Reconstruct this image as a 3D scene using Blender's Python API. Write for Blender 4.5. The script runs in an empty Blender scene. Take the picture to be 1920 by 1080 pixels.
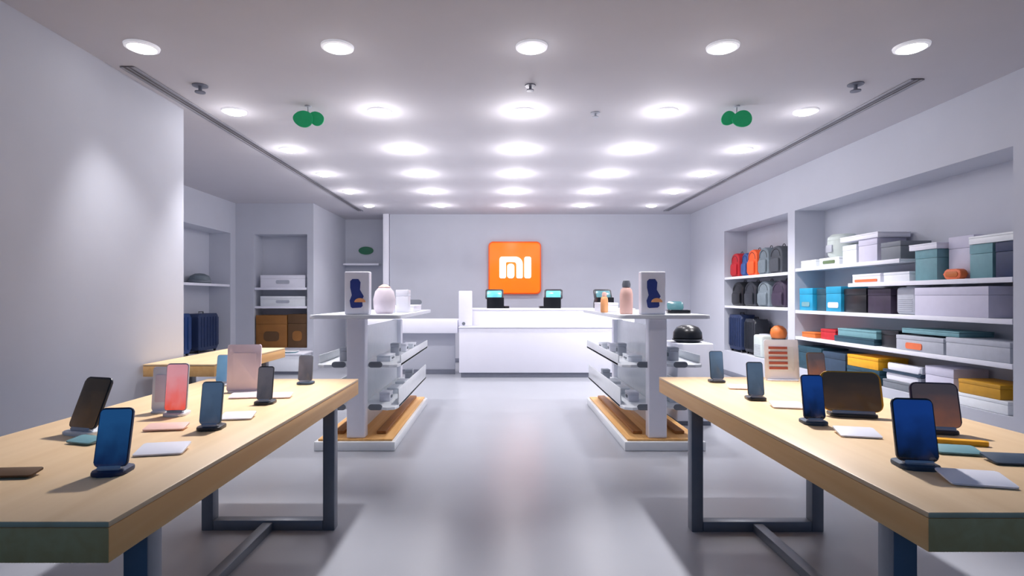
import bpy, bmesh, math, random
from mathutils import Matrix, Vector
random.seed(7)
S = bpy.context.scene
C = S.collection
PI = math.pi
R = math.radians

# ------------------------------------------------------------------ camera, world, exposure
CAM_H = 1.40
CEIL = 3.20
F = 1050.0                       # focal length in pixels of the 1920 wide frame
cd = bpy.data.cameras.new('camera')
cam = bpy.data.objects.new('camera', cd)
C.objects.link(cam)
cam.location = (0, 0, CAM_H)
cam.rotation_euler = (PI/2, 0, 0)
cd.sensor_width = 36
cd.lens = 36*F/1920
cd.shift_x = 21/1920
cd.shift_y = 18/1920
cd.clip_start = 0.02
S.camera = cam

W = bpy.data.worlds.new('world')
S.world = W
W.use_nodes = True
bg = W.node_tree.nodes['Background']
bg.inputs['Color'].default_value = (0.06, 0.13, 0.27, 1)
bg.inputs['Strength'].default_value = 0.36

S.view_settings.view_transform = 'Standard'
S.view_settings.look = 'None'
S.view_settings.gamma = 1
S.view_settings.use_curve_mapping = False
S.view_settings.exposure = 1.15
S.cycles.use_denoising = True
S.cycles.max_bounces = 10
S.cycles.diffuse_bounces = 7
S.cycles.sample_clamp_indirect = 6

# downlight grid: six rows running away from the viewer, five columns
LX = (-2.57, -1.17, 0.22, 1.59, 2.94)
LY = (4.01, 5.40, 6.80, 8.15, 9.50, 10.92)
LAMP_COL = (1.0, 0.965, 0.985)
# per lamp: spot watts, tilt towards (-) or away from (+) the viewer in degrees, cone in degrees, added ceiling glow watts
LAMPS = {
    0: ((42, 15, 70, 0.0), (215, -27, 60, 0.15), (24, 22, 66, 0.3), (245, -27, 60, 0.15), (8, 16, 70, 0.0)),
    1: ((62, 8, 84, 1.0), (44, 13, 80, 2.2), (50, 8, 84, 2.8), (44, 13, 80, 2.2), (60, 8, 84, 1.0)),
    2: ((80, 0, 124, 1.9), (18, 0, 112, 3.0), (15, 0, 112, 3.2), (18, 0, 112, 3.0), (110, 0, 124, 1.9)),
    3: ((76, 0, 124, 1.9), (18, 0, 120, 3.0), (13, 0, 120, 3.2), (18, 0, 120, 3.0), (115, 0, 124, 1.9)),
    4: ((44, 0, 124, 1.9), (26, 0, 120, 3.0), (28, 0, 120, 3.2), (26, 0, 120, 3.0), (95, 0, 124, 1.9)),
    5: ((30, 0, 112, 1.0), (36, 0, 112, 2.0), (34, 0, 112, 2.2), (34, 0, 112, 2.0), (46, 0, 112, 1.0)),
}
ROLL = {(0, 1): 8, (0, 3): 2, (0, 0): 4}

# ------------------------------------------------------------------ materials
def lin(c):
    c = c/255.0
    return c/12.92 if c <= 0.04045 else ((c+0.055)/1.055)**2.4

MATS = {}
def mat(name, rgb, rough=0.5, metal=0.0, emit=0.0, var=0.04, scale=18.0, bump=0.0, coat=0.0, trans=0.0):
    if name in MATS: return MATS[name]
    m = bpy.data.materials.new(name); m.use_nodes = True
    nt = m.node_tree; b = nt.nodes['Principled BSDF']
    col = (lin(rgb[0]), lin(rgb[1]), lin(rgb[2]))
    tc = nt.nodes.new('ShaderNodeTexCoord')
    nz = nt.nodes.new('ShaderNodeTexNoise'); nz.inputs['Scale'].default_value = scale
    nz.inputs['Detail'].default_value = 4
    nt.links.new(tc.outputs['Object'], nz.inputs['Vector'])
    rp = nt.nodes.new('ShaderNodeValToRGB')
    rp.color_ramp.elements[0].position = 0.3; rp.color_ramp.elements[1].position = 0.7
    rp.color_ramp.elements[0].color = tuple(max(0, c*(1-var)) for c in col) + (1,)
    rp.color_ramp.elements[1].color = tuple(min(1, c*(1+var)) for c in col) + (1,)
    nt.links.new(nz.outputs['Fac'], rp.inputs['Fac'])
    nt.links.new(rp.outputs['Color'], b.inputs['Base Color'])
    b.inputs['Roughness'].default_value = rough
    b.inputs['Metallic'].default_value = metal
    b.inputs['Coat Weight'].default_value = coat
    b.inputs['Transmission Weight'].default_value = trans
    if emit:
        nt.links.new(rp.outputs['Color'], b.inputs['Emission Color'])
        b.inputs['Emission Strength'].default_value = emit
    if bump:
        bp = nt.nodes.new('ShaderNodeBump'); bp.inputs['Strength'].default_value = bump
        bp.inputs['Distance'].default_value = 0.002
        nt.links.new(nz.outputs['Fac'], bp.inputs['Height'])
        nt.links.new(bp.outputs['Normal'], b.inputs['Normal'])
    MATS[name] = m
    return m

def wood(name, light, dark, rough=0.45, axis=1, scale=7.0):
    m = bpy.data.materials.new(name); m.use_nodes = True
    nt = m.node_tree; b = nt.nodes['Principled BSDF']
    tc = nt.nodes.new('ShaderNodeTexCoord'); mp = nt.nodes.new('ShaderNodeMapping')
    sc = [scale*3, scale*3, scale*3]; sc[axis] = scale*0.12
    mp.inputs['Scale'].default_value = sc
    nz = nt.nodes.new('ShaderNodeTexNoise'); nz.inputs['Scale'].default_value = 1.0
    nz.inputs['Detail'].default_value = 8; nz.inputs['Distortion'].default_value = 0.6
    rp = nt.nodes.new('ShaderNodeValToRGB')
    rp.color_ramp.elements[0].position = 0.32; rp.color_ramp.elements[1].position = 0.68
    rp.color_ramp.elements[0].color = tuple(lin(c) for c in dark) + (1,)
    rp.color_ramp.elements[1].color = tuple(lin(c) for c in light) + (1,)
    nt.links.new(tc.outputs['Object'], mp.inputs['Vector'])
    nt.links.new(mp.outputs['Vector'], nz.inputs['Vector'])
    nt.links.new(nz.outputs['Fac'], rp.inputs['Fac'])
    nt.links.new(rp.outputs['Color'], b.inputs['Base Color'])
    b.inputs['Roughness'].default_value = rough
    MATS[name] = m
    return m

def screen_mat(name, top, bottom, emit=0.17):
    """a lit display picture: a soft gradient wallpaper"""
    if name in MATS: return MATS[name]
    m = bpy.data.materials.new(name); m.use_nodes = True
    nt = m.node_tree; b = nt.nodes['Principled BSDF']
    tc = nt.nodes.new('ShaderNodeTexCoord'); sp = nt.nodes.new('ShaderNodeSeparateXYZ')
    nt.links.new(tc.outputs['Generated'], sp.inputs['Vector'])
    nz = nt.nodes.new('ShaderNodeTexNoise'); nz.inputs['Scale'].default_value = 2.5
    nt.links.new(tc.outputs['Generated'], nz.inputs['Vector'])
    ad = nt.nodes.new('ShaderNodeMath'); ad.operation = 'MULTIPLY_ADD'
    nt.links.new(nz.outputs['Fac'], ad.inputs[0]); ad.inputs[1].default_value = 0.5
    nt.links.new(sp.outputs['Z'], ad.inputs[2])
    rp = nt.nodes.new('ShaderNodeValToRGB')
    rp.color_ramp.elements[0].position = 0.25; rp.color_ramp.elements[1].position = 1.0
    rp.color_ramp.elements[0].color = tuple(lin(c) for c in bottom) + (1,)
    rp.color_ramp.elements[1].color = tuple(lin(c) for c in top) + (1,)
    nt.links.new(ad.outputs[0], rp.inputs['Fac'])
    nt.links.new(rp.outputs['Color'], b.inputs['Base Color'])
    nt.links.new(rp.outputs['Color'], b.inputs['Emission Color'])
    b.inputs['Emission Strength'].default_value = emit
    b.inputs['Roughness'].default_value = 0.12
    MATS[name] = m
    return m

M = dict(
    wall=mat('wall_paint', (193, 196, 206), 0.65, scale=3, var=0.015, bump=0.05),
    ceil=mat('ceiling_paint', (192, 190, 196), 0.8, scale=3, var=0.012),
    floor=mat('floor_tile', (160, 163, 171), 0.28, scale=2.5, var=0.02),
    white=mat('white_lacquer', (238, 238, 247), 0.35, var=0.01),
    counter=mat('counter_white', (240, 240, 250), 0.3, var=0.008, scale=4),
    shelfw=mat('shelf_white', (232, 236, 242), 0.35, var=0.015),
    frost=mat('frosted_white_tray', (234, 238, 241), 0.25, var=0.02),
    absorber=mat('bounce_absorber_dark', (58, 66, 74), 0.5, var=0.08, scale=5),  # dark so the unseen front floor bounces little light
    kick=mat('grey_kick', (120, 124, 138), 0.5),
    slot=mat('dark_slot', (92, 86, 88), 0.5),
    slotf=mat('slot_trim', (150, 150, 158), 0.4, metal=0.4),
    legm=mat('graphite_metal', (120, 127, 138), 0.38, metal=0.35),
    dark=mat('dark_plastic', (38, 42, 50), 0.35),
    black=mat('black_plastic', (16, 18, 24), 0.3),
    grey=mat('grey_plastic', (118, 124, 132), 0.4),
    lgrey=mat('light_grey_plastic', (178, 182, 192), 0.45),
    lamp=mat('lamp_diffuser', (255, 252, 250), 0.4, emit=4.5, var=0.0),
    lampr=mat('lamp_ring', (240, 240, 246), 0.4, emit=0.15, var=0.0),
    green=mat('green_sign', (20, 150, 95), 0.5, emit=0.12),
    dgreen=mat('dark_green_sign', (40, 110, 80), 0.5),
    orange=mat('logo_orange', (255, 112, 4), 0.35, emit=0.30, var=0.01),
    orim=mat('logo_rim', (226, 84, 4), 0.35, emit=0.1, var=0.01),
    lwhite=mat('logo_white', (255, 255, 255), 0.4, emit=0.5, var=0.0),
    cyan=mat('screen_cyan', (96, 190, 214), 0.2, emit=0.35, var=0.15, scale=6),
    teal=mat('screen_teal', (86, 132, 140), 0.2, emit=0.12, var=0.1, scale=6),
    navy=mat('navy', (28, 46, 84), 0.5, var=0.12),
    blue=mat('blue_suitcase', (24, 58, 112), 0.45, var=0.15, scale=4),
    plum=mat('plum_dark', (52, 40, 62), 0.5, var=0.15),
    brown=mat('brown_card', (140, 92, 40), 0.7, var=0.12, scale=5),
    dbrown=mat('dark_brown_card', (92, 64, 36), 0.7, var=0.12, scale=5),
    red=mat('red_fabric', (186, 28, 40), 0.6, var=0.08),
    pblue=mat('blue_fabric', (50, 82, 142), 0.6, var=0.08),
    porange=mat('orange_fabric', (240, 92, 36), 0.6, var=0.08),
    gfab=mat('grey_fabric', (110, 122, 130), 0.7, var=0.08),
    dfab=mat('dark_grey_fabric', (66, 70, 78), 0.7, var=0.08),
    slate=mat('slate_blue', (44, 66, 88), 0.5, var=0.1),
    cy=mat('cyan_card', (24, 150, 190), 0.5, var=0.08, scale=6),
    dteal=mat('dark_teal_card', (30, 70, 86), 0.5, var=0.1),
    tealg=mat('teal_grey_card', (112, 158, 166), 0.5, var=0.06),
    yellow=mat('yellow_card', (240, 172, 20), 0.5, var=0.06),
    ochre=mat('ochre_card', (200, 146, 20), 0.5, var=0.06),
    capsule=mat('orange_capsule', (240, 120, 70), 0.4, var=0.04),
    rust=mat('rust_orange', (206, 110, 44), 0.5, var=0.05),
    pale=mat('pale_lilac_card', (206, 204, 222), 0.5, var=0.02),
    cream=mat('pale_green_white', (200, 210, 205), 0.5, var=0.04),
    leaf=mat('olive_leaf', (98, 120, 84), 0.6, var=0.1),
    peach=mat('peach_plastic', (245, 200, 186), 0.5, var=0.03),
    pinkw=mat('pink_white', (238, 226, 234), 0.45, var=0.02),
    figb=mat('figure_blue', (44, 62, 136), 0.4, var=0.04),
    figo=mat('figure_orange', (246, 176, 120), 0.4, var=0.04),
    silver=mat('silver_trim', (176, 182, 192), 0.3, metal=0.6),
    text=mat('print_red', (186, 98, 82), 0.5),
    lilac=mat('lilac_card', (226, 212, 228), 0.45, var=0.02),
)
M['top'] = wood('maple_top', (240, 208, 164), (230, 195, 148), 0.42, scale=4)
M['edge'] = wood('oak_edge', (253, 202, 132), (245, 186, 114), 0.5)
M['deck'] = wood('honey_oak', (240, 190, 124), (222, 166, 94), 0.5)
M['slat'] = wood('dark_oak_slat', (176, 120, 62), (150, 96, 46), 0.5)
M['scr_blue'] = screen_mat('screen_blue', (40, 96, 150), (16, 40, 84))
M['scr_navy'] = screen_mat('screen_navy', (26, 70, 150), (10, 16, 30))
M['scr_dark'] = screen_mat('screen_dark', (70, 74, 80), (40, 46, 60), 0.15)
M['scr_grey'] = screen_mat('screen_grey', (98, 98, 108), (70, 74, 86), 0.2)
M['scr_steel'] = screen_mat('screen_steel', (84, 108, 136), (66, 84, 108), 0.2)
M['scr_red'] = screen_mat('screen_red', (214, 150, 160), (226, 84, 70), 0.3)
M['scr_brown'] = screen_mat('screen_brown', (84, 78, 84), (150, 100, 78), 0.15)
M['scr_sky'] = screen_mat('screen_sky', (98, 140, 176), (80, 120, 160), 0.25)
M['scr_umber'] = screen_mat('screen_umber', (60, 54, 48), (96, 74, 52), 0.1)

# ------------------------------------------------------------------ mesh helpers
def bx(bm, x0, x1, y0, y1, z0, z1, bev=0.0, seg=2, mtx=None):
    T = Matrix.Translation(((x0+x1)/2, (y0+y1)/2, (z0+z1)/2)) @ Matrix.Diagonal((abs(x1-x0), abs(y1-y0), abs(z1-z0), 1))
    vs = bmesh.ops.create_cube(bm, size=1, matrix=T)['verts']
    if bev:
        es = list({e for v in vs for e in v.link_edges})
        r = bmesh.ops.bevel(bm, geom=es, offset=min(bev, 0.49*min(abs(x1-x0), abs(y1-y0), abs(z1-z0))), segments=seg, profile=0.5, affect='EDGES')
        vs = list({v for f in r['faces'] for v in f.verts} | {v for v in vs if v.is_valid})
    if mtx is not None:
        bmesh.ops.transform(bm, matrix=mtx, verts=[v for v in vs if v.is_valid])
    return vs

def rpts(w, h, r, n=6):
    r = min(r, w/2*0.999, h/2*0.999); P = []
    for cx, cy, a in ((w/2-r, h/2-r, 0), (-w/2+r, h/2-r, 90), (-w/2+r, -h/2+r, 180), (w/2-r, -h/2+r, 270)):
        for i in range(n+1):
            t = R(a+90*i/n); P.append((cx+r*math.cos(t), cy+r*math.sin(t)))
    return P

def prism(bm, pts, t, mtx, bev=0.0):
    """outline in local XY, thickness t along local Z centred, bevelled rims"""
    lo = [bm.verts.new((p[0], p[1], -t/2)) for p in pts]
    hi = [bm.verts.new((p[0], p[1], t/2)) for p in pts]
    n = len(pts)
    f0 = bm.faces.new(list(reversed(lo))); f1 = bm.faces.new(hi)
    for i in range(n):
        bm.faces.new((lo[i], lo[(i+1) % n], hi[(i+1) % n], hi[i]))
    vs = lo+hi
    if bev:
        es = list(f0.edges)+list(f1.edges)
        r = bmesh.ops.bevel(bm, geom=es, offset=bev, segments=2, profile=0.5, affect='EDGES')
        vs = list({v for f in r['faces'] for v in f.verts} | {v for v in vs if v.is_valid})
    bmesh.ops.transform(bm, matrix=mtx, verts=[v for v in vs if v.is_valid])
    return vs

UP = Matrix.Rotation(PI/2, 4, 'X')      # local XY outline stands in the XZ plane
def T(x, y, z): return Matrix.Translation((x, y, z))

def slab(bm, w, h, t, r, cx=0, cy=0, z0=0, tilt=0, bev=0.003):
    """upright rounded slab, bottom at z0, leaning back by tilt (rad) about its foot"""
    m = T(cx, cy, z0) @ Matrix.Rotation(-tilt, 4, 'X') @ T(0, 0, h/2) @ UP
    return prism(bm, rpts(w, h, r), t, m, bev)

def plate(bm, w, d, t, r, cx=0, cy=0, z0=0, bev=0.003, rz=0, rx=0):
    m = T(cx, cy, z0) @ Matrix.Rotation(rz, 4, 'Z') @ Matrix.Rotation(rx, 4, 'X') @ T(0, 0, t/2)
    return prism(bm, rpts(w, d, r), t, m, bev)

def lathe(bm, prof, n=28, mtx=None):
    rings = []
    for r, z in prof:
        if r < 1e-5: rings.append([bm.verts.new((0, 0, z))])
        else: rings.append([bm.verts.new((r*math.cos(2*PI*i/n), r*math.sin(2*PI*i/n), z)) for i in range(n)])
    for a, b in zip(rings, rings[1:]):
        for i in range(n):
            j = (i+1) % n
            if len(a) == 1 and len(b) > 1: bm.faces.new((a[0], b[j], b[i]))
            elif len(b) == 1 and len(a) > 1: bm.faces.new((a[i], a[j], b[0]))
            elif len(a) > 1: bm.faces.new((a[i], a[j], b[j], b[i]))
    vs = [v for r in rings for v in r]
    if mtx is not None: bmesh.ops.transform(bm, matrix=mtx, verts=vs)
    return vs

def tube(bm, pts, r, n=10):
    """swept round bar through pts"""
    pts = [Vector(p) for p in pts]; rings = []
    for i, p in enumerate(pts):
        d = (pts[min(i+1, len(pts)-1)]-pts[max(i-1, 0)]).normalized()
        a = d.cross(Vector((0, 0, 1)))
        if a.length < 1e-3: a = d.cross(Vector((1, 0, 0)))
        a.normalize(); b = d.cross(a).normalized()
        rings.append([bm.verts.new(p+a*r*math.cos(2*PI*k/n)+b*r*math.sin(2*PI*k/n)) for k in range(n)])
    for A, B in zip(rings, rings[1:]):
        for k in range(n): bm.faces.new((A[k], A[(k+1) % n], B[(k+1) % n], B[k]))
    bm.faces.new(list(reversed(rings[0]))); bm.faces.new(rings[-1])

def obj(name, build, m, parent=None, label=None):
    bm = bmesh.new()
    build(bm)
    bmesh.ops.recalc_face_normals(bm, faces=bm.faces)
    me = bpy.data.meshes.new(name); bm.to_mesh(me); bm.free()
    me.materials.append(M[m] if isinstance(m, str) else m)
    me.shade_smooth()
    me.set_sharp_from_angle(angle=R(38))
    o = bpy.data.objects.new(name, me); C.objects.link(o)
    if parent is not None: o.parent = parent
    if label: o['label'] = label
    return o

def thing(name, label, cat, loc, rz=0, group=None):
    o = bpy.data.objects.new(name, None); C.objects.link(o)
    o.empty_display_size = 0.05
    o.location = loc; o.rotation_euler = (0, 0, rz)
    o['label'] = label; o['category'] = cat
    if group: o['group'] = group
    return o

def struct(name, build, m):
    o = obj(name, build, m); o['kind'] = 'structure'; return o

def dup(root, loc, label, rz=None, group=None):
    r = root.copy(); C.objects.link(r); r.location = loc
    if rz is not None: r.rotation_euler = (0, 0, rz)
    r['label'] = label
    if group: r['group'] = group
    for ch in list(root.children):
        c = ch.copy(); C.objects.link(c); c.parent = r
        for g in list(ch.children):
            d = g.copy(); C.objects.link(d); d.parent = c
    return r

# ------------------------------------------------------------------ the room
XL, XR = -3.03, 4.09          # wall faces beside the viewer
XA = -5.07                    # far face of the side alcove
YB = 12.10                    # back wall
NB, NT = 0.44, 2.61           # niche bottom and top
Y0 = 1.35                      # the open shop front, behind the pictured part

struct('floor', lambda b: bx(b, XA-0.6, XR+0.7, 2.3, 13.2, -0.12, 0), 'floor')
struct('floor_bounce_absorber', lambda b: bx(b, XA-0.6, XR+0.7, -1.3, 2.299, -0.12, 0), 'absorber')  # unseen dark floor, added to cut bounce onto the near ceiling and walls
struct('ceiling', lambda b: bx(b, XA-0.6, XR+0.7, Y0, 13.2, CEIL, CEIL+0.12), 'ceil')

def wl(b):
    bx(b, XL-0.22, XL, Y0, 5.35, 0, CEIL)
struct('wall_left', wl, 'wall')

def wall_alcove(b):
    bx(b, XA-0.5, XL-0.22, 5.2, 5.35, 0, CEIL)                    # unseen, closes the alcove towards the street, added to block world light
    X0, X1 = XA-0.5, XA
    for y0, y1, z0, z1 in ((5.35, 10.7, 0, NB), (5.35, 10.7, NT, CEIL), (5.35, 7.6, NB, NT), (10.5, 10.7, NB, NT)):
        bx(b, X0, X1, y0, y1, z0, z1)
    bx(b, X0, X0+0.1, 7.6, 10.5, NB, NT)
struct('wall_alcove', wall_alcove, 'wall')

def wall_alcove_end(b):                                           # faces the viewer, with a niche
    nx0, nx1 = -4.72, -3.70
    bx(b, XA-0.5, nx0, 10.7, 11.2, 0, CEIL)
    bx(b, nx1, -3.58, 10.7, 12.9, 0, CEIL)
    bx(b, nx0, nx1, 10.7, 11.2, 0, NB)
    bx(b, nx0, nx1, 10.7, 11.2, NT, CEIL)
    bx(b, nx0, nx1, 11.1, 11.2, NB, NT)
struct('wall_alcove_end', wall_alcove_end, 'wall')

def wall_recess(b):
    bx(b, -3.70, -2.3, 12.9, 13.0, 0, CEIL)
struct('wall_recess', wall_recess, 'wall')
struct('wall_back', lambda b: bx(b, -2.40, XR+0.5, YB, YB+0.9, 0, CEIL), 'wall')
struct('trim_1', lambda b: bx(b, -2.53, -2.41, YB-0.08, YB+0.06, 0, CEIL, 0.006), 'white')

def wall_right(b):
    X0, X1 = XR, XR+0.5
    ys = ((4.47, 7.79), (7.98, 10.25))
    bx(b, X0, X1, Y0, ys[0][0], 0, CEIL)
    bx(b, X0, X1, ys[0][1], ys[1][0], 0, CEIL)
    bx(b, X0, X1, ys[1][1], YB, 0, CEIL)
    for y0, y1 in ys:
        bx(b, X0, X1, y0, y1, 0, NB); bx(b, X0, X1, y0, y1, NT, CEIL)
        bx(b, X1-0.08, X1, y0, y1, NB, NT)
struct('wall_right', wall_right, 'wall')
struct('baseboard_back', lambda b: bx(b, -2.40, XR, YB-0.015, YB, 0, 0.09, 0.004), 'kick')
struct('baseboard_right', lambda b: bx(b, XR-0.015, XR, Y0, YB-0.02, 0, 0.09, 0.004), 'kick')
struct('baseboard_left', lambda b: bx(b, XL, XL+0.015, Y0, 5.35, 0, 0.09, 0.004), 'kick')

# ceiling air slots
def air_slot(x0, x1, y0, y1, label):
    t = thing('air_slot', label, 'air vent', ((x0+x1)/2, (y0+y1)/2, CEIL), 0, 'ceiling air slots')
    w, l = x1-x0, y1-y0
    obj('slot_opening', lambda b: bx(b, -w/2, w/2, -l/2, l/2, -0.006, 0), 'slot', t, 'dark long opening')
    for s in (-1, 1):
        obj('slot_edge', lambda b: bx(b, s*w/2-0.012, s*w/2+0.012, -l/2, l/2, -0.014, 0, 0.003), 'slotf', t)
    obj('vane', lambda b: bx(b, -0.006, 0.006, -l/2, l/2, -0.010, -0.004), 'slotf', t)
air_slot(-2.95, -2.86, 4.35, 11.6, 'long dark ceiling air slot running beside the plain left wall')
air_slot(3.38, 3.47, 4.6, 11.6, 'long dark ceiling air slot running above the wall of shelves')

# downlights
ORD = ('first', 'second', 'third', 'fourth', 'fifth', 'sixth')
COLN = ('leftmost', 'second from the left', 'middle one', 'second from the right', 'rightmost')
ring_me = disc_me = None
for r, y in enumerate(LY):
    for c, x in enumerate(LX):
        t = thing('ceiling_downlight', 'round white ceiling downlight, %s of the %s row counted from the viewer' % (COLN[c], ORD[r]),
                  'ceiling light', (x, y, CEIL), 0, 'ceiling downlights')
        if ring_me is None:
            a = obj('trim_ring', lambda b: lathe(b, [(0.088, 0), (0.088, -0.014), (0.094, -0.020), (0.112, -0.014), (0.116, 0)], 32), 'lampr', t)
            d = obj('diffuser', lambda b: lathe(b, [(0.0, -0.040), (0.04, -0.038), (0.07, -0.030), (0.087, -0.012), (0.087, -0.001)], 32), 'lamp', t)
            ring_me, disc_me = a.data, d.data
        else:
            for nm, me in (('trim_ring', ring_me), ('diffuser', disc_me)):
                o = bpy.data.objects.new(nm, me); C.objects.link(o); o.parent = t
        watts, tilt, cone, fill = LAMPS[r][c]
        L = bpy.data.lights.new('lamp_light', 'SPOT')
        L.energy = watts; L.color = LAMP_COL
        L.spot_size = R(cone); L.spot_blend = 0.85; L.shadow_soft_size = 0.08
        lo = bpy.data.objects.new('lamp_light', L); C.objects.link(lo); lo.parent = t
        lo.location = (0, 0, -0.06)
        lo.rotation_euler = (R(tilt), R(ROLL.get((r, c), 0)), 0)
        if fill <= 0: continue
        L = bpy.data.lights.new('ceiling_fill', 'POINT')  # added fill light hung below the lamp to brighten the ceiling
        L.energy = fill*1.25; L.color = LAMP_COL; L.shadow_soft_size = 0.07
        lo = bpy.data.objects.new('ceiling_fill', L); C.objects.link(lo); lo.parent = t
        lo.location = (0, 0, -0.20)

# small ceiling fixtures
def sprinkler(x, y, label, m='kick', s=1.0):
    t = thing('ceiling_sprinkler', label, 'sprinkler', (x, y, CEIL), 0, 'small ceiling sprinklers')
    obj('cover_plate', lambda b: lathe(b, [(0, 0), (0.042*s, 0), (0.042*s, -0.008), (0.0, -0.010)], 20), m, t)
    obj('nozzle', lambda b: lathe(b, [(0.010*s, -0.006), (0.010*s, -0.032*s), (0.028*s, -0.036*s), (0.028*s, -0.042*s), (0, -0.044*s)], 16), m, t)
sprinkler(-2.55, 4.75, 'small dark sprinkler near the left end of the ceiling between lamp rows', s=1.5)
sprinkler(0.25, 4.75, 'small dark sprinkler in the middle of the ceiling between the first two lamp rows', s=1.1)
sprinkler(2.99, 4.72, 'small dark sprinkler on the ceiling close to the air slot above the shelves', s=1.5)
sprinkler(0.92, 5.45, 'faint pale sprinkler on the ceiling level with the second lamp row', 'lgrey', 1.1)

def green_leaf(x, flip, label):
    t = thing('green_hanging_sign', label, 'sign', (x, 5.25, CEIL), 0, 'green leaf shaped signs under the ceiling')
    def lobe(b, cx, cz, w, h, rz):
        P = [(w/2*math.cos(a), h/2*math.sin(a)*(1+0.15*math.cos(a))) for a in [2*PI*i/32 for i in range(32)]]
        prism(b, P, 0.014, T(cx, 0, cz) @ Matrix.Rotation(rz, 4, 'Y') @ UP, 0.004)
    obj('round_panel', lambda b: lobe(b, -0.045*flip, -0.125, 0.19, 0.155, 0.2*flip), 'green', t)
    o = obj('leaf_panel', lambda b: lobe(b, 0.075*flip, -0.115, 0.15, 0.125, 0.7*flip), 'green', t)
    o.location.y = 0.018
    obj('hanger', lambda b: lathe(b, [(0, 0), (0.03, 0), (0.03, -0.010), (0.006, -0.014), (0.006, -0.06), (0, -0.06)], 16, T(0, 0.009, 0)), 'lgrey', t)
green_leaf(-1.81, 1, 'green leaf shaped sign hanging under the ceiling towards the plain left wall')
green_leaf(2.215, -1, 'green leaf shaped sign hanging under the ceiling towards the wall of shelves')

# recess beside the back wall
t = thing('oval_green_sign', 'small oval dark green sign on the grey recess wall beside the white post', 'sign', (-3.10, 12.9, 2.48))
obj('sign_plate', lambda b: prism(b, [(0.17*math.cos(2*PI*i/28), 0.09*math.sin(2*PI*i/28)) for i in range(28)], 0.03, T(0, -0.017, 0) @ UP, 0.004), 'dgreen', t)
obj('sign_backing', lambda b: bx(b, -0.08, 0.08, -0.006, 0, -0.04, 0.04), 'lgrey', t)

def board(name, label, x0, x1, y0, y1, z, th=0.03, side='right', grp='built-in wall shelves'):
    """a shelf board with a front lip; z is the top"""
    t = thing(name, label, 'shelf', ((x0+x1)/2, (y0+y1)/2, z-th), 0, grp)
    w, l = x1-x0, y1-y0
    obj('shelf_board', lambda b: bx(b, -w/2, w/2, -l/2, l/2, 0, th, 0.003), 'shelfw', t)
    if side == 'right': f = lambda b: bx(b, -w/2-0.012, -w/2, -l/2, l/2, -0.012, th+0.002, 0.004)
    elif side == 'left': f = lambda b: bx(b, w/2, w/2+0.012, -l/2, l/2, -0.012, th+0.002, 0.004)
    else: f = lambda b: bx(b, -w/2, w/2, -l/2-0.012, -l/2, -0.012, th+0.002, 0.004)
    obj('front_lip', f, 'white', t)
    return t
board('wall_shelf', 'thin white shelf across the dark recess below the oval green sign', -3.55, -2.75, 12.62, 12.89, 2.17, 0.03, 'front')

# ------------------------------------------------------------------ shelves in the niches
XS0, XS1 = XR+0.012, XR+0.41
board('wall_shelf', 'white shelf of the narrow wall niche carrying the row of coloured backpacks', XS0, XS1, 7.99, 10.24, 1.765)
board('wall_shelf', 'white shelf of the narrow wall niche carrying dark bags, below the backpack shelf', XS0, XS1, 7.99, 10.24, 1.255)
board('wall_shelf', 'topmost white shelf of the wide wall niche, piled with white kitchen appliances', XS0, XS1, 5.75, 7.78, 1.80)
board('wall_shelf', 'white shelf of the wide niche with the orange capsule near its edge', XS0, XS1, 4.48, 6.60, 1.565)
board('wall_shelf', 'long white shelf of the wide niche holding cyan boxes and the big pale carton', XS0, XS1, 4.48, 7.78, 1.225)
board('wall_shelf', 'long white shelf of the wide niche holding flat teal cartons', XS0, XS1, 4.48, 7.78, 0.865)
board('wall_shelf', 'white shelf in the alcove side niche with a dark dome on it', XA-0.39, XA-0.012, 7.62, 10.48, 1.645, 0.03, 'left')
board('wall_shelf', 'upper white shelf in the alcove end niche under a long white box', -4.71, -3.71, 10.72, 11.09, 1.59, 0.03, 'front')
board('wall_shelf', 'lower white shelf in the alcove end niche above the brown cartons', -4.71, -3.71, 10.72, 11.09, 1.235, 0.03, 'front')

# ------------------------------------------------------------------ goods
def carton(label, x0, x1, y0, y1, z0, h, m, panel=None, panel_m=None, group=None, name='product_carton', face='left', cat='box'):
    t = thing(name, label, cat, ((x0+x1)/2, (y0+y1)/2, z0), 0, group)
    w, l = x1-x0, y1-y0
    obj('box_body', lambda b: bx(b, -w/2, w/2, -l/2, l/2, 0, h*0.72, 0.004), m, t)
    obj('box_lid', lambda b: bx(b, -w/2-0.002, w/2+0.002, -l/2-0.002, l/2+0.002, h*0.725, h, 0.005), m, t)
    if panel_m:
        c, pl, z_, ph = panel       # centre along, length, low, height (fractions)
        if face == 'left':
            g = lambda b: prism(b, rpts(pl*l, ph*h, min(ph*h, pl*l)*0.35), 0.006, T(-w/2-0.004, c*l, (z_+ph/2)*h) @ Matrix.Rotation(PI/2, 4, 'Z') @ UP)
        elif face == 'right':
            g = lambda b: prism(b, rpts(pl*l, ph*h, min(ph*h, pl*l)*0.35), 0.006, T(w/2+0.004, c*l, (z_+ph/2)*h) @ Matrix.Rotation(PI/2, 4, 'Z') @ UP)
        else:
            g = lambda b: prism(b, rpts(pl*w, ph*h, min(ph*h, pl*w)*0.35), 0.006, T(c*w, -l/2-0.004, (z_+ph/2)*h) @ UP)
        obj('printed_label', g, panel_m, t)
    return t

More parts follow.
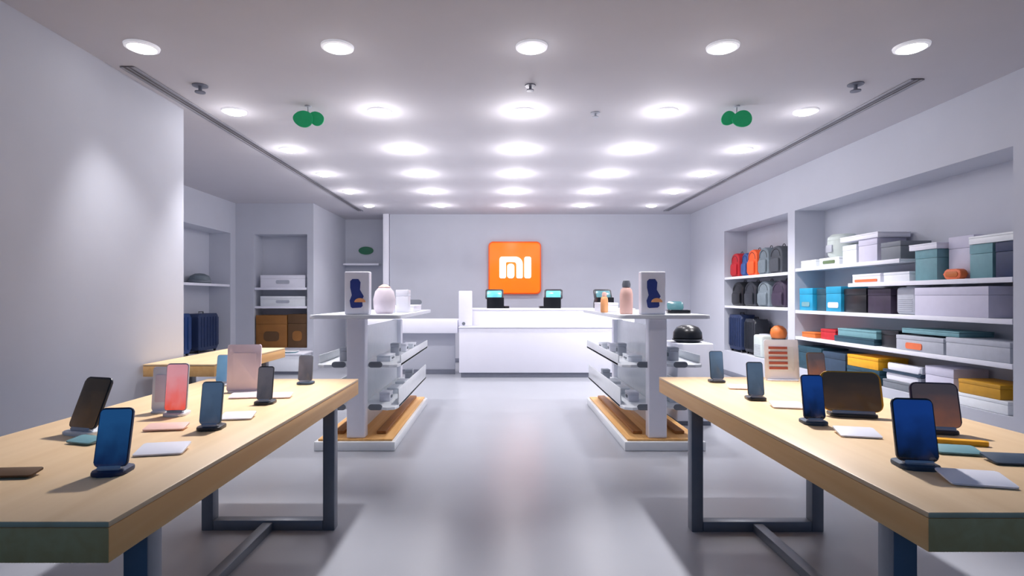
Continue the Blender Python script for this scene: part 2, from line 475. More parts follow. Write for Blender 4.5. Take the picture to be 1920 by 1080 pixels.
def backpack(label, x, y, z, w, d, h, m, group=None):
    """stands with its front towards the aisle (-x); w runs along the wall"""
    t = thing('backpack', label, 'backpack', (x, y, z), -PI/2, group)
    def body(b):
        pts = []
        for i in range(13):
            a = PI*i/12; pts.append((w/2*math.cos(a), h-w*0.34+w*0.34*math.sin(a)))
        pts += [(-w/2, 0.03), (-w/2+0.03, 0), (w/2-0.03, 0), (w/2, 0.03)]
        prism(b, pts, d, UP, min(0.03, w*0.12))
    obj('pack_body', body, m, t)
    obj('front_pocket', lambda b: slab(b, w*0.72, h*0.48, 0.035, 0.03, 0, -d/2-0.012, h*0.07, 0, 0.012), m, t)
    obj('zip', lambda b: tube(b, [(w*0.36*math.cos(a), -d/2-0.003, h*0.62+h*0.27*math.sin(a)) for a in [PI*i/10 for i in range(11)]], 0.004, 6), 'dark', t)
    obj('grab_handle', lambda b: tube(b, [(0.04*math.cos(a), 0.02, h-0.004+0.035*math.sin(a)) for a in [PI*i/8 for i in range(9)]], 0.006, 6), 'dark', t)
    return t

def suitcase(label, x, y, z, w, d, h, m, rz=-PI/2, group=None):
    t = thing('suitcase', label, 'suitcase', (x, y, z), rz, group)
    r = 0.045
    obj('shell', lambda b: slab(b, w, h-r, d, 0.07, 0, 0, r, 0, 0.03), m, t)
    def ribs(b):
        n = 6
        for i in range(n):
            xx = -w*0.36+w*0.72*i/(n-1)
            slab(b, 0.016, (h-r)*0.82, 0.012, 0.007, xx, -d/2-0.003, r+(h-r)*0.09, 0, 0.003)
    obj('shell_ribs', ribs, m, t)
    obj('handle', lambda b: tube(b, [(-0.07, 0, h-0.005), (-0.07, 0, h+0.03), (0.07, 0, h+0.03), (0.07, 0, h-0.005)], 0.009, 8), 'black', t)
    for sx in (-1, 1):
        for sy in (-1, 1):
            obj('wheel', lambda b: lathe(b, [(0, -0.014), (0.022, -0.014), (0.024, 0), (0.022, 0.014), (0, 0.014)], 14,
                T(sx*(w/2-0.06), sy*(d/2-0.04), 0.0245) @ Matrix.Rotation(PI/2, 4, 'X')), 'black', t)
            obj('wheel_mount', lambda b: bx(b, sx*(w/2-0.06)-0.018, sx*(w/2-0.06)+0.018, sy*(d/2-0.04)-0.02, sy*(d/2-0.04)+0.02, 0.030, 0.062, 0.004), 'black', t)
    return t

G = 'backpacks on the narrow niche shelf'
zt = 1.767
backpack('red backpack at the end of the row of backpacks nearest the back wall', 4.28, 9.98, zt, 0.34, 0.22, 0.42, 'red', G)
backpack('blue backpack squeezed between the red and the orange backpacks', 4.30, 9.64, zt, 0.26, 0.2, 0.40, 'pblue', G)
backpack('bright orange backpack in the row on the narrow niche shelf', 4.28, 9.30, zt, 0.34, 0.22, 0.43, 'porange', G)
backpack('mid grey backpack next to the orange one', 4.29, 8.92, zt, 0.34, 0.22, 0.43, 'gfab', G)
backpack('dark grey backpack ending the row of coloured backpacks', 4.29, 8.52, zt, 0.38, 0.22, 0.42, 'dfab', G)
G = 'dark bags on the second niche shelf'
zt = 1.257
backpack('black backpack on the shelf under the red backpack', 4.29, 9.88, zt, 0.44, 0.24, 0.42, 'black', G)
backpack('navy black backpack in the middle of the dark bag shelf', 4.29, 9.38, zt, 0.42, 0.24, 0.41, 'dark', G)
backpack('slate grey backpack on the dark bag shelf', 4.29, 8.90, zt, 0.40, 0.24, 0.41, 'gfab', G)
backpack('plum brown backpack at the near end of the dark bag shelf', 4.29, 8.42, zt, 0.42, 0.24, 0.40, 'plum', G)
suitcase('tall dark navy suitcase on the floor of the narrow niche, nearest the back wall', 4.29, 9.95, NB, 0.54, 0.26, 0.66, 'navy', group='suitcases in the narrow niche')
suitcase('black suitcase between the navy suitcase and the pale rounded appliance', 4.31, 9.44, NB, 0.42, 0.24, 0.60, 'dark', group='suitcases in the narrow niche')

def purifier(label, x, y, z, w, h, m, rz=0):
    t = thing('air_purifier', label, 'air purifier', (x, y, z), rz)
    obj('housing', lambda b: bx(b, -w/2, w/2, -w/2, w/2, 0, h, 0.035, 4), m, t)
    obj('outlet_grille', lambda b: lathe(b, [(0, 0.004), (w*0.3, 0.004), (w*0.36, 0.012), (w*0.38, 0), ], 28, T(0, 0, h)), 'lgrey', t)
    def holes(b):
        for i in range(7):
            bx(b, -w*0.36, w*0.36, -w/2-0.004, -w/2+0.001, h*0.12+i*h*0.07, h*0.12+i*h*0.07+h*0.03, 0.001)
    obj('intake_grille', holes, 'lgrey', t)
    return t
purifier('pale rounded appliance standing beside the black suitcase', 4.28, 9.02, NB, 0.30, 0.36, 'cream', -PI/2)
def ball(label, x, y, z, r, m, name, cat):
    t = thing(name, label, cat, (x, y, z))
    obj('round_body', lambda b: lathe(b, [(0, 0), (r*0.6, 0.0), (r*0.9, r*0.45), (r, r*0.95), (r*0.88, r*1.45), (r*0.5, r*1.82), (0, r*1.95)], 28), m, t)
    obj('base_ring', lambda b: lathe(b, [(r*0.62, 0), (r*0.78, 0), (r*0.86, r*0.26), (r*0.8, r*0.26)], 28), 'dark', t)
    return t
carton('white carton carrying the rust orange round speaker', 4.16, 4.44, 8.46, 8.80, NB+0.002, 0.30, 'white')
ball('rust orange round speaker standing on a white carton in the narrow niche', 4.28, 8.63, NB+0.303, 0.12, 'rust', 'round_speaker', 'speaker')

# wide niche, top shelf
zt = 1.802
def cooker(label, x, y, z, r, h, m, lid='white'):
    t = thing('rice_cooker', label, 'rice cooker', (x, y, z), -PI/2)
    obj('pot_body', lambda b: lathe(b, [(0, 0), (r*0.8, 0), (r*0.94, h*0.12), (r, h*0.4), (r*0.98, h*0.7), (0, h*0.7)], 32), m, t)
    obj('lid', lambda b: lathe(b, [(0, h*0.705), (r*0.98, h*0.705), (r*0.95, h*0.84), (r*0.72, h*0.96), (0, h)], 32), lid, t)
    obj('control_panel', lambda b: slab(b, r*0.7, h*0.3, 0.02, 0.01, 0, -r*0.97, h*0.22, 0, 0.003), 'lgrey', t)
    return t
carton('low white flat carton at the far end of the top shelf', 4.14, 4.46, 7.36, 7.72, zt, 0.10, 'frost')
cooker('pale greenish white round rice cooker on the top shelf, largest of its pots', 4.29, 7.02, zt+0.10, 0.175, 0.30, 'cream', 'cream')
carton('flat white carton with an olive panel under the round cooker', 4.12, 4.47, 6.82, 7.24, zt, 0.10, 'frost', (0, 0.6, 0.25, 0.4), 'leaf')
carton('white box standing next to the round cooker', 4.14, 4.46, 6.52, 6.78, zt, 0.22, 'shelfw')
carton('pale lilac box next to the grey box on the top shelf', 4.14, 4.46, 6.16, 6.48, zt, 0.26, 'pale')
t = carton('flat white lid box overhanging the pale lilac box', 4.12, 4.48, 6.12, 6.80, zt+0.262, 0.06, 'white')
carton('grey box at the near end of the top shelf', 4.14, 4.46, 5.80, 6.10, zt, 0.19, 'grey')
# shelf with capsule
zt = 1.567
carton('flat white carton with orange stripe lying between two close shelves', 4.12, 4.46, 6.08, 6.56, zt, 0.10, 'white', (0, 0.8, 0.1, 0.3), 'capsule')
carton('plain flat white carton in the gap below the grey box', 4.13, 4.46, 5.66, 6.04, zt, 0.10, 'shelfw')
carton('turquoise grey box standing on the capsule shelf', 4.16, 4.46, 5.34, 5.62, zt, 0.30, 'tealg')
carton('white flat box laid on the turquoise grey box', 4.14, 4.47, 5.32, 5.68, zt+0.302, 0.06, 'white')
carton('tall pale lilac box behind the orange capsule', 4.24, 4.46, 5.02, 5.30, zt, 0.40, 'pale')
carton('teal box between the lilac box and the navy box', 4.18, 4.46, 4.76, 4.99, zt, 0.30, 'tealg')
carton('long white box bridging the teal and navy boxes', 4.16, 4.47, 4.52, 4.98, zt+0.302, 0.07, 'frost')
carton('navy box at the near end of the capsule shelf', 4.18, 4.46, 4.50, 4.73, zt, 0.30, 'navy')
t = thing('capsule_speaker', 'orange capsule shaped speaker on the edge of the shelf before the lilac box', 'speaker', (4.165, 5.13, zt), -PI/2)
obj('capsule_body', lambda b: slab(b, 0.20, 0.095, 0.07, 0.046, 0, 0, 0, 0, 0.014), 'capsule', t)
obj('speaker_grille', lambda b: slab(b, 0.14, 0.05, 0.006, 0.024, 0, -0.037, 0.022, 0, 0.002), 'rust', t)
# third long shelf
zt = 1.227
carton('cyan box with a pale print at the far end of the long shelf', 4.13, 4.46, 7.42, 7.74, zt, 0.30, 'cy', (0, 0.6, 0.18, 0.2), 'tealg')
carton('dark teal box between the two cyan boxes', 4.17, 4.46, 7.14, 7.39, zt, 0.29, 'dteal')
carton('cyan box with a white print beside the black boxes', 4.13, 4.46, 6.80, 7.11, zt, 0.31, 'cy', (0, 0.7, 0.15, 0.22), 'white')
carton('black box next to the second cyan box', 4.15, 4.46, 6.36, 6.77, zt, 0.28, 'black')
carton('dark plum box on the long shelf next to the black box', 4.15, 4.46, 5.96, 6.33, zt, 0.27, 'plum')
purifier('rounded grey white appliance between the plum box and the big pale carton', 4.30, 5.76, zt, 0.28, 0.28, 'lgrey', -PI/2)
carton('big pale lilac carton, largest on the wide niche shelves', 4.11, 4.46, 4.72, 5.56, zt, 0.27, 'pale')
# fourth
zt = 0.867
carton('small flat orange box at the far end of the flat carton shelf', 4.12, 4.40, 7.34, 7.66, zt, 0.07, 'rust')
carton('dark red box beside the small flat orange box', 4.16, 4.44, 6.96, 7.28, zt, 0.13, 'red')
carton('dark green flat carton under the teal grey carton', 4.12, 4.46, 6.18, 6.92, zt, 0.07, 'dteal')
carton('teal grey flat carton stacked on the dark green one', 4.13, 4.46, 6.16, 6.86, zt+0.072, 0.09, 'tealg')
carton('small black box between teal and white flat cartons', 4.16, 4.46, 5.86, 6.12, zt, 0.18, 'black')
carton('long grey white carton with an orange label on the flat carton shelf', 4.11, 4.46, 5.20, 5.82, zt, 0.15, 'lgrey', (0.1, 0.35, 0.12, 0.42), 'capsule')
carton('long pale carton at the near end of the flat carton shelf', 4.11, 4.46, 4.52, 5.17, zt, 0.17, 'lgrey')
carton('thin teal carton on top of the long grey white carton', 4.14, 4.46, 5.06, 5.78, zt+0.172, 0.05, 'tealg')
# niche floor
zt = NB+0.002
carton('big dark teal carton on the niche floor by the white pier', 4.11, 4.46, 7.18, 7.74, zt, 0.30, 'dteal')
carton('slate blue carton next to the big dark teal carton', 4.11, 4.46, 6.68, 7.15, zt, 0.28, 'slate')
carton('dark green carton underneath the bright yellow box', 4.11, 4.46, 6.08, 6.65, zt, 0.16, 'dteal')
carton('bright yellow box on top of the dark green carton', 4.11, 4.44, 6.10, 6.64, zt+0.162, 0.13, 'yellow')
def roll(label, y0, y1, z, r=0.035):
    t = thing('boxed_tube', label, 'tube', (4.17, (y0+y1)/2, z)); l = y1-y0
    obj('tube_body', lambda b: plate(b, 2*r, l, 2*r, r*0.7, 0, 0, 0, r*0.45), 'white', t)
    obj('end_cap', lambda b: plate(b, 1.7*r, 0.02, 1.7*r, 0.004, 0, -l/2-0.01, 0.15*r, 0.003), 'lgrey', t)
carton('grey carton carrying two long white tubes', 4.12, 4.46, 5.50, 6.04, zt, 0.09, 'grey')
roll('long white tube lying on the grey carton, lower of two', 5.54, 6.02, zt+0.092)
carton('thin grey tray between the two long white tubes', 4.12, 4.40, 5.50, 6.04, zt+0.165, 0.03, 'slate')
roll('long white tube lying on the thin grey tray, upper of two', 5.52, 6.00, zt+0.197)
carton('pale box standing between the white tubes and the ochre box', 4.14, 4.46, 5.12, 5.46, zt, 0.30, 'pale')
carton('white carton underneath the ochre box', 4.12, 4.46, 4.55, 5.08, zt, 0.11, 'frost')
carton('ochre yellow box on a white carton at the near end of the niche', 4.12, 4.44, 4.62, 5.04, zt+0.112, 0.12, 'ochre')

# alcove goods
t = thing('robot_vacuum', 'dark grey domed gadget on the alcove side shelf', 'robot vacuum', (-5.27, 9.80, 1.647))
obj('dome_body', lambda b: lathe(b, [(0, 0), (0.17, 0), (0.18, 0.05), (0.15, 0.13), (0.08, 0.17), (0, 0.18)], 28), 'gfab', t)
obj('bumper', lambda b: lathe(b, [(0.175, 0.012), (0.19, 0.02), (0.19, 0.05), (0.175, 0.058)], 28), 'grey', t)
suitcase('huge deep blue suitcase in the alcove side niche, nearer the viewer', -5.27, 8.90, NB, 0.74, 0.30, 0.70, 'blue', PI/2, 'blue suitcases in the alcove')
suitcase('dark plum navy suitcase behind the deep blue one in the alcove', -5.28, 9.86, NB, 0.68, 0.28, 0.68, 'navy', PI/2, 'blue suitcases in the alcove')
carton('long white box on the upper shelf of the alcove end niche', -4.62, -3.76, 10.76, 11.06, 1.592, 0.24, 'white', (0, 0.3, 0.3, 0.3), 'lgrey', face='front')
carton('long pale teal white box on the lower shelf of the alcove end niche', -4.62, -3.76, 10.76, 11.06, 1.237, 0.19, 'frost', (0, 0.3, 0.3, 0.3), 'lgrey', face='front')
carton('big square brown carton at the bottom of the alcove end niche', -4.69, -4.10, 10.73, 11.06, NB+0.002, 0.62, 'brown', (0, 0.5, 0.2, 0.3), 'dbrown', face='front')
carton('narrower dark brown carton next to the big square brown one', -4.08, -3.72, 10.73, 11.06, NB+0.002, 0.64, 'dbrown', (0, 0.5, 0.2, 0.3), 'brown', face='front')
t = thing('low_cabinet', 'low white cabinet with flat top in front of the brown cartons', 'cabinet', (-4.2, 10.40, 0))
obj('cabinet_body', lambda b: bx(b, -0.8, 0.6, -0.25, 0.25, 0.06, 0.36, 0.005), 'shelfw', t)
obj('cabinet_top', lambda b: bx(b, -0.82, 0.62, -0.27, 0.27, 0.361, 0.39, 0.005), 'white', t)
obj('plinth', lambda b: bx(b, -0.78, 0.58, -0.22, 0.24, 0, 0.059), 'kick', t)

t = thing('serving_tray', 'shallow pale tray on the low white cabinet by the brown cartons', 'tray', (-4.15, 10.30, 0.391))
obj('tray_bottom', lambda b: plate(b, 0.80, 0.28, 0.02, 0.08, 0, 0, 0, 0.006), 'tealg', t)
obj('tray_rim', lambda b: plate(b, 0.84, 0.32, 0.012, 0.09, 0, 0, 0.021, 0.004), 'frost', t)

# ------------------------------------------------------------------ logo sign
sx, sz, sw = 0.30, 2.04, 1.13
t = thing('logo_sign', 'square orange wall sign with rounded corners and white mi letters', 'sign', (sx, YB, sz))
obj('sign_body', lambda b: prism(b, rpts(sw, sw, 0.10, 8), 0.07, T(0, -0.035, 0) @ UP, 0.008), 'orim', t)
obj('sign_face', lambda b: prism(b, rpts(sw-0.05, sw-0.05, 0.085, 8), 0.014, T(0, -0.075, 0) @ UP, 0.004), 'orange', t)
q = sw/100.0                       # one photo pixel of the sign
def mpts(x0, x1, y0, y1, r0=2.2, rt=2.2):
    w, h = (x1-x0)*q, (y1-y0)*q
    return [(p[0]+(x0+x1)/2*q, p[1]+(y0+y1)/2*q) for p in rpts(w, h, r0*q)]
def arch(b):
    # outer outline of the letter m without its middle bar; y up, centre of the sign at 0
    X0, X1, yb, yt, s = -29.0, 15.0, -20.0, 21.0, 12.0
    P = [(X0+2, yb), (X0+s-2, yb), (X0+s, yb+2), (X0+s, yt-13.0)]
    P += [(X0+s+3*(1-math.cos(a)), yt-13.0+3*math.sin(a)) for a in [PI/2*i/5 for i in range(1, 6)]]
    P += [(X1-s-5+5*math.sin(a), yt-15.0+5*math.cos(a)) for a in [PI/2*i/5 for i in range(0, 6)]]
    P += [(X1-s, yb+2), (X1-s+2, yb), (X1-2, yb), (X1, yb+2)]
    P += [(X1-14+14*math.cos(a), yt-14+14*math.sin(a)) for a in [PI/2*i/8 for i in range(0, 9)]]
    P += [(X0+5-5*math.sin(a), yt-5+5*math.cos(a)) for a in [PI/2*i/5 for i in range(0, 6)]]
    P += [(X0, yb+2)]
    prism(b, [(x*q, y*q) for x, y in P], 0.024, T(0, -0.094, 0) @ UP)
obj('letter_m', arch, 'lwhite', t)
obj('letter_m_bar', lambda b: prism(b, mpts(-14.5, -1.0, -20, 7.5, 5.5) , 0.024, T(0, -0.094, 0) @ UP), 'lwhite', t)
obj('letter_i', lambda b: prism(b, mpts(18.0, 31.0, -20, 21, 4.0), 0.024, T(0, -0.094, 0) @ UP), 'lwhite', t)

# ------------------------------------------------------------------ counter
t = thing('cash_counter', 'long white reception counter with a raised back tier', 'counter', (0.9, 9.80, 0))
obj('counter_front', lambda b: bx(b, -1.63, 1.55, 0, 0.44, 0.085, 0.865, 0.008), 'counter', t)
obj('counter_ledge', lambda b: bx(b, -1.64, 1.56, -0.012, 0.45, 0.867, 0.885, 0.005), 'white', t)
obj('raised_tier', lambda b: bx(b, -1.63, 1.55, 0.46, 0.95, 0.0, 1.165, 0.008), 'counter', t)
obj('tier_top', lambda b: bx(b, -1.64, 1.56, 0.45, 1.10, 1.167, 1.20, 0.006), 'white', t)
obj('end_panel', lambda b: bx(b, -1.66, -1.42, 0.30, 0.44, 0.887, 1.52, 0.01), 'white', t)
obj('kick_board', lambda b: bx(b, -1.60, 1.52, 0.03, 0.40, 0, 0.083), 'kick', t)
obj('lock', lambda b: lathe(b, [(0, 0), (0.03, 0), (0.03, 0.014), (0, 0.016)], 16, T(-1.57, 0.30, 0.93) @ Matrix.Rotation(PI/2, 4, 'X')), 'grey', t, 'small dark round lock')
t = thing('side_desk', 'low white side desk adjoining the long white counter', 'desk', (-1.63, 10.05, 0))
obj('desk_top', lambda b: bx(b, -0.85, 0.85, 0, 0.62, 0.76, 1.00, 0.01), 'counter', t)
obj('desk_back_panel', lambda b: bx(b, -0.84, 0.79, 0.20, 0.28, 0.0, 0.758, 0.004), 'wall', t)
obj('desk_kick', lambda b: bx(b, -0.84, 0.79, 0.185, 0.198, 0.0, 0.085), 'kick', t)
obj('desk_end', lambda b: bx(b, -0.85, -0.79, 0.0, 0.184, 0.0, 0.758, 0.004), 'counter', t)

def pos(x, label, lidm, mirror=1, rz=0):
    t = thing('cash_register', label, 'cash register', (x, 10.52, 1.201), rz, 'cash registers on the counter')
    def base(b):
        P = [(-0.13, 0.0), (0.13, 0.0), (0.13, 0.10), (0.05, 0.22), (-0.13, 0.20)]
        prism(b, [(p[0], p[1]) for p in P], 0.32, Matrix.Rotation(PI/2, 4, 'Z') @ UP, 0.01)
    obj('register_base', base, 'black', t)
    obj('monitor_back', lambda b: slab(b, 0.34, 0.20, 0.03, 0.03, 0.02*mirror, -0.05, 0.17, R(26), 0.008), 'dark', t)
    obj('monitor_screen', lambda b: slab(b, 0.27, 0.145, 0.006, 0.02, 0.02*mirror, -0.07, 0.195, R(26), 0.002), lidm, t)
    obj('card_reader', lambda b: plate(b, 0.09, 0.16, 0.04, 0.015, -0.20*mirror, -0.03, 0, 0.008, 0.2), 'black', t)
    return t
pos(-0.10, 'black cash register with a cyan screen, partly in front of the orange sign', 'cyan', -1)
pos(0.97, 'black cash register with a cyan screen, middle one on the counter', 'cyan', 1, R(-8))
pos(1.93, 'black cash register with a dull teal screen, partly behind the gondola goods', 'teal', -1, R(8))

# ------------------------------------------------------------------ display tables
def table(name_label, cx, y0, y1, w, fx0, fx1, fy0, fy1, ht=0.84, th=0.105):
    """cx,w: top centre and width; f*: lateral and lengthwise reach of the floor frames"""
    t = thing('display_table', name_label, 'table', (cx, (y0+y1)/2, 0), 0, 'maple display tables')
    l = y1-y0; yc = (y0+y1)/2
    obj('tabletop', lambda b: bx(b, -w/2, w/2, -l/2, l/2, ht-0.016, ht, 0.004), 'top', t)
    obj('apron', lambda b: bx(b, -w/2+0.001, w/2-0.001, -l/2+0.001, l/2-0.001, ht-th, ht-0.0165, 0.003), 'edge', t)
    for fy in (fy0, fy1):
        for fx in (fx0, fx1):
            s = 1 if fx == fx0 else -1
            obj('leg', lambda b: bx(b, min(fx, fx+s*0.07)-cx, max(fx, fx+s*0.07)-cx, fy-yc-0.035, fy-yc+0.035, 0.0, ht-th-0.001, 0.004), 'legm', t)
        obj('floor_bar', lambda b: bx(b, fx0+0.071-cx, fx1-0.071-cx, fy-yc-0.035, fy-yc+0.035, 0.0, 0.06, 0.004), 'legm', t)
    fm = (fx0+fx1)/2-cx
    obj('long_stretcher', lambda b: bx(b, fm-0.03, fm+0.03, fy0-yc+0.036, fy1-yc-0.036, 0.0, 0.05, 0.004), 'legm', t)
    return t
TZ = 0.84
table('long maple display table with dark frames in the foreground, nearer the plain left wall', -1.50, 1.40, 3.86, 1.04, -1.80, -1.00, 1.62, 3.40)
table('long maple display table with dark frames in the foreground, nearer the wall of shelves', 1.635, 1.46, 3.95, 1.04, 1.14, 1.93, 1.66, 3.38)
table('farther maple display table standing behind the left foreground table', -2.705, 4.70, 6.25, 0.60, -2.97, -2.50, 5.3, 6.0)

# ------------------------------------------------------------------ phones, tablets and cards on the tables
def phone(label, x, y, w=0.085, h=0.175, scr='scr_blue', body='dark', tilt=12, rz=0, base='dark', name='display_phone', cat='phone', group='phones on display stands', z=TZ, stand=0.022, basew=0.10):
    t = thing(name, label, cat, (x, y, z), R(rz), group)
    obj('stand_base', lambda b: plate(b, basew, 0.11, 0.014, 0.03, 0, 0.015, 0, 0.004), base, t)
    obj('stand_neck', lambda b: slab(b, w*0.4, h*0.55, 0.012, 0.01, 0, 0.016, 0.012, R(tilt), 0.003), 'grey', t)
    p = obj('phone_body', lambda b: slab(b, w, h, 0.010, w*0.14, 0, 0.0, stand, R(tilt), 0.003), body, t)
    obj('screen', lambda b: slab(b, w*0.93, h*0.955, 0.002, w*0.11, 0, -0.0062, stand+h*0.022, R(tilt), 0.0005), scr, p)
    obj('stand_clip', lambda b: slab(b, w*0.7, 0.014, 0.02, 0.005, 0, -0.004, stand-0.010, R(tilt), 0.002), 'silver', t)
    return t

G1, G2 = 'phones on the left foreground table', 'phones on the right foreground table'
phone('large blue phone on a dark stand, nearest the viewer on the left table', -1.24, 1.78, 0.10, 0.185, 'scr_blue', 'navy', 14, 8, 'navy', group=G1)
phone('steel grey screened phone, second along the aisle row of the left table', -1.235, 2.38, 0.088, 0.180, 'scr_steel', 'gfab', 12, 6, 'dark', group=G1)
phone('slim grey phone third along the aisle row of the left table', -1.245, 2.95, 0.08, 0.175, 'scr_grey', 'dark', 12, 5, 'dark', group=G1)
phone('smallest looking grey phone at the far end of the left table', -1.265, 3.62, 0.09, 0.165, 'scr_grey', 'grey', 10, 3, 'slate', group=G1)
phone('wide dark brown tablet leaning on the wall side of the left table', -1.72, 2.30, 0.145, 0.215, 'scr_umber', 'dark', 22, -16, 'frost', 'display_tablet', 'tablet', G1, basew=0.15)
phone('red and pink lit phone on the left table beside a white panel', -1.545, 2.66, 0.10, 0.225, 'scr_red', 'lgrey', 8, 6, 'white', group=G1)
phone('sky blue phone near the far wall side corner of the left table', -1.765, 3.56, 0.09, 0.175, 'scr_sky', 'lgrey', 10, 4, 'lgrey', group=G1)

def stand_board(label, x, y, w, h, m, rz=0, lines=None, tilt=6, name='display_board', z=TZ):
    t = thing(name, label, 'display board', (x, y, z), R(rz))
    obj('board_panel', lambda b: slab(b, w, h, 0.012, 0.012, 0, 0, 0.006, R(tilt), 0.003), m, t)
    obj('board_foot', lambda b: plate(b, w*0.9, 0.09, 0.008, 0.02, 0, 0.01, 0, 0.002), 'white', t)
    obj('printed_area', lambda b: slab(b, w*0.7, h*0.62, 0.002, 0.008, 0, -0.0075+h*0.2*math.sin(R(tilt)), 0.006+h*0.2, R(tilt), 0.0005), lines or 'lilac', t)
    return t
stand_board('narrow white panel standing beside the red lit phone', -1.66, 2.74, 0.09, 0.215, 'white', 6)
stand_board('big lilac white display board behind the slim grey phone', -1.525, 3.32, 0.19, 0.275, 'lilac', 8)

def card(label, x, y, w=0.13, d=0.085, m='white', rz=0, group='price cards on the tables', rx=8):
    t = thing('price_card', label, 'price card', (x, y, TZ), R(rz), group)
    obj('card_face', lambda b: plate(b, w, d, 0.006, 0.008, 0, 0, 0.010, 0.002, 0, R(rx)), m, t)
    obj('card_foot', lambda b: bx(b, -w*0.4, w*0.4, -0.012, 0.016, 0, 0.009, 0.002), 'lgrey', t)
    return t
card('white price card beside the large blue phone on the left table', -1.225, 2.03, 0.16, 0.11, 'white', 12)
card('white price card on the left table behind the steel grey screened phone', -1.22, 2.60, 0.14, 0.10, 'white', 10)
card('white price card behind the slim grey phone on the left table', -1.24, 3.14, 0.13, 0.09, 'pinkw', 8)
card('pale wood toned price card in front of the red lit phone', -1.42, 2.38, 0.16, 0.08, 'peach', 10)
card('pinkish card lying in front of the big lilac board', -1.42, 3.14, 0.18, 0.09, 'lilac', 10)
card('flat dark grey card at the viewer end of the left table', -1.53, 1.755, 0.15, 0.06, 'dbrown', 4)
card('pale grey card flat on the left table by the brown tablet foot', -1.60, 2.16, 0.12, 0.07, 'tealg', -16)

phone('steel blue phone at the far end of the right table', 1.43, 3.70, 0.085, 0.185, 'scr_steel', 'slate', 12, -6, 'dark', group=G2)
phone('slate phone second from the far end in the aisle row of the right table', 1.40, 3.07, 0.085, 0.185, 'scr_steel', 'dark', 12, -8, 'dark', group=G2)
phone('dark navy phone on the right table in front of the tan tablet', 1.39, 2.48, 0.09, 0.195, 'scr_navy', 'navy', 12, -8, 'slate', group=G2)
phone('largest glowing blue phone, nearest the viewer on the right table', 1.37, 1.84, 0.125, 0.205, 'scr_navy', 'dark', 12, -10, 'slate', group=G2, basew=0.12)
phone('brown backed phone next to the white list board', 2.07, 3.66, 0.11, 0.18, 'scr_brown', 'dbrown', 14, -8, 'dbrown', group=G2)
phone('broad dark tablet with tan rim lying back on the right table', 1.66, 2.64, 0.26, 0.19, 'scr_umber', 'ochre', 16, -14, 'dark', 'display_tablet', 'tablet', G2, basew=0.20)
phone('dark brown glowing tablet behind the largest blue phone', 1.81, 2.32, 0.175, 0.185, 'scr_brown', 'plum', 14, -14, 'dark', 'display_tablet', 'tablet', G2, basew=0.14)

t = stand_board('white list board with lines of reddish print at the far edge of the right table', 1.90, 3.78, 0.22, 0.27, 'white', -6, 'shelfw')
lo = obj('print_lines', lambda b: [bx(b, -0.085, 0.035, -0.0135, -0.009, 0.075+i*0.034, 0.092+i*0.034, mtx=Matrix.Rotation(-R(6), 4, 'X')) for i in range(5)], 'text', t)

card('small white price card behind the steel blue phone on the right table', 1.46, 3.44, 0.12, 0.08, 'pinkw', -10)
card('white price card next to the slate phone on the right table', 1.46, 2.86, 0.15, 0.10, 'white', -12)
card('white price card at the foot of the dark navy phone', 1.45, 2.28, 0.15, 0.11, 'white', -14)
card('pale blue white price card nearest the viewer on the right table', 1.44, 1.70, 0.17, 0.11, 'white', -14)
t = card('flat dark slate card at the wall side edge of the right table', 1.74, 1.90, 0.16, 0.09, 'slate', -10)
card('greenish grey card beside the flat dark slate one on the right table', 1.64, 2.02, 0.14, 0.08, 'tealg', -14)
t = thing('yellow_band', 'thin golden yellow band box behind the largest blue phone', 'box', (1.74, 2.14, TZ), R(-18))
obj('band_case', lambda b: plate(b, 0.20, 0.035, 0.018, 0.012, 0, 0, 0, 0.004), 'yellow', t)
obj('band_cap', lambda b: plate(b, 0.03, 0.037, 0.020, 0.010, -0.112, 0, 0, 0.004), 'rust', t)

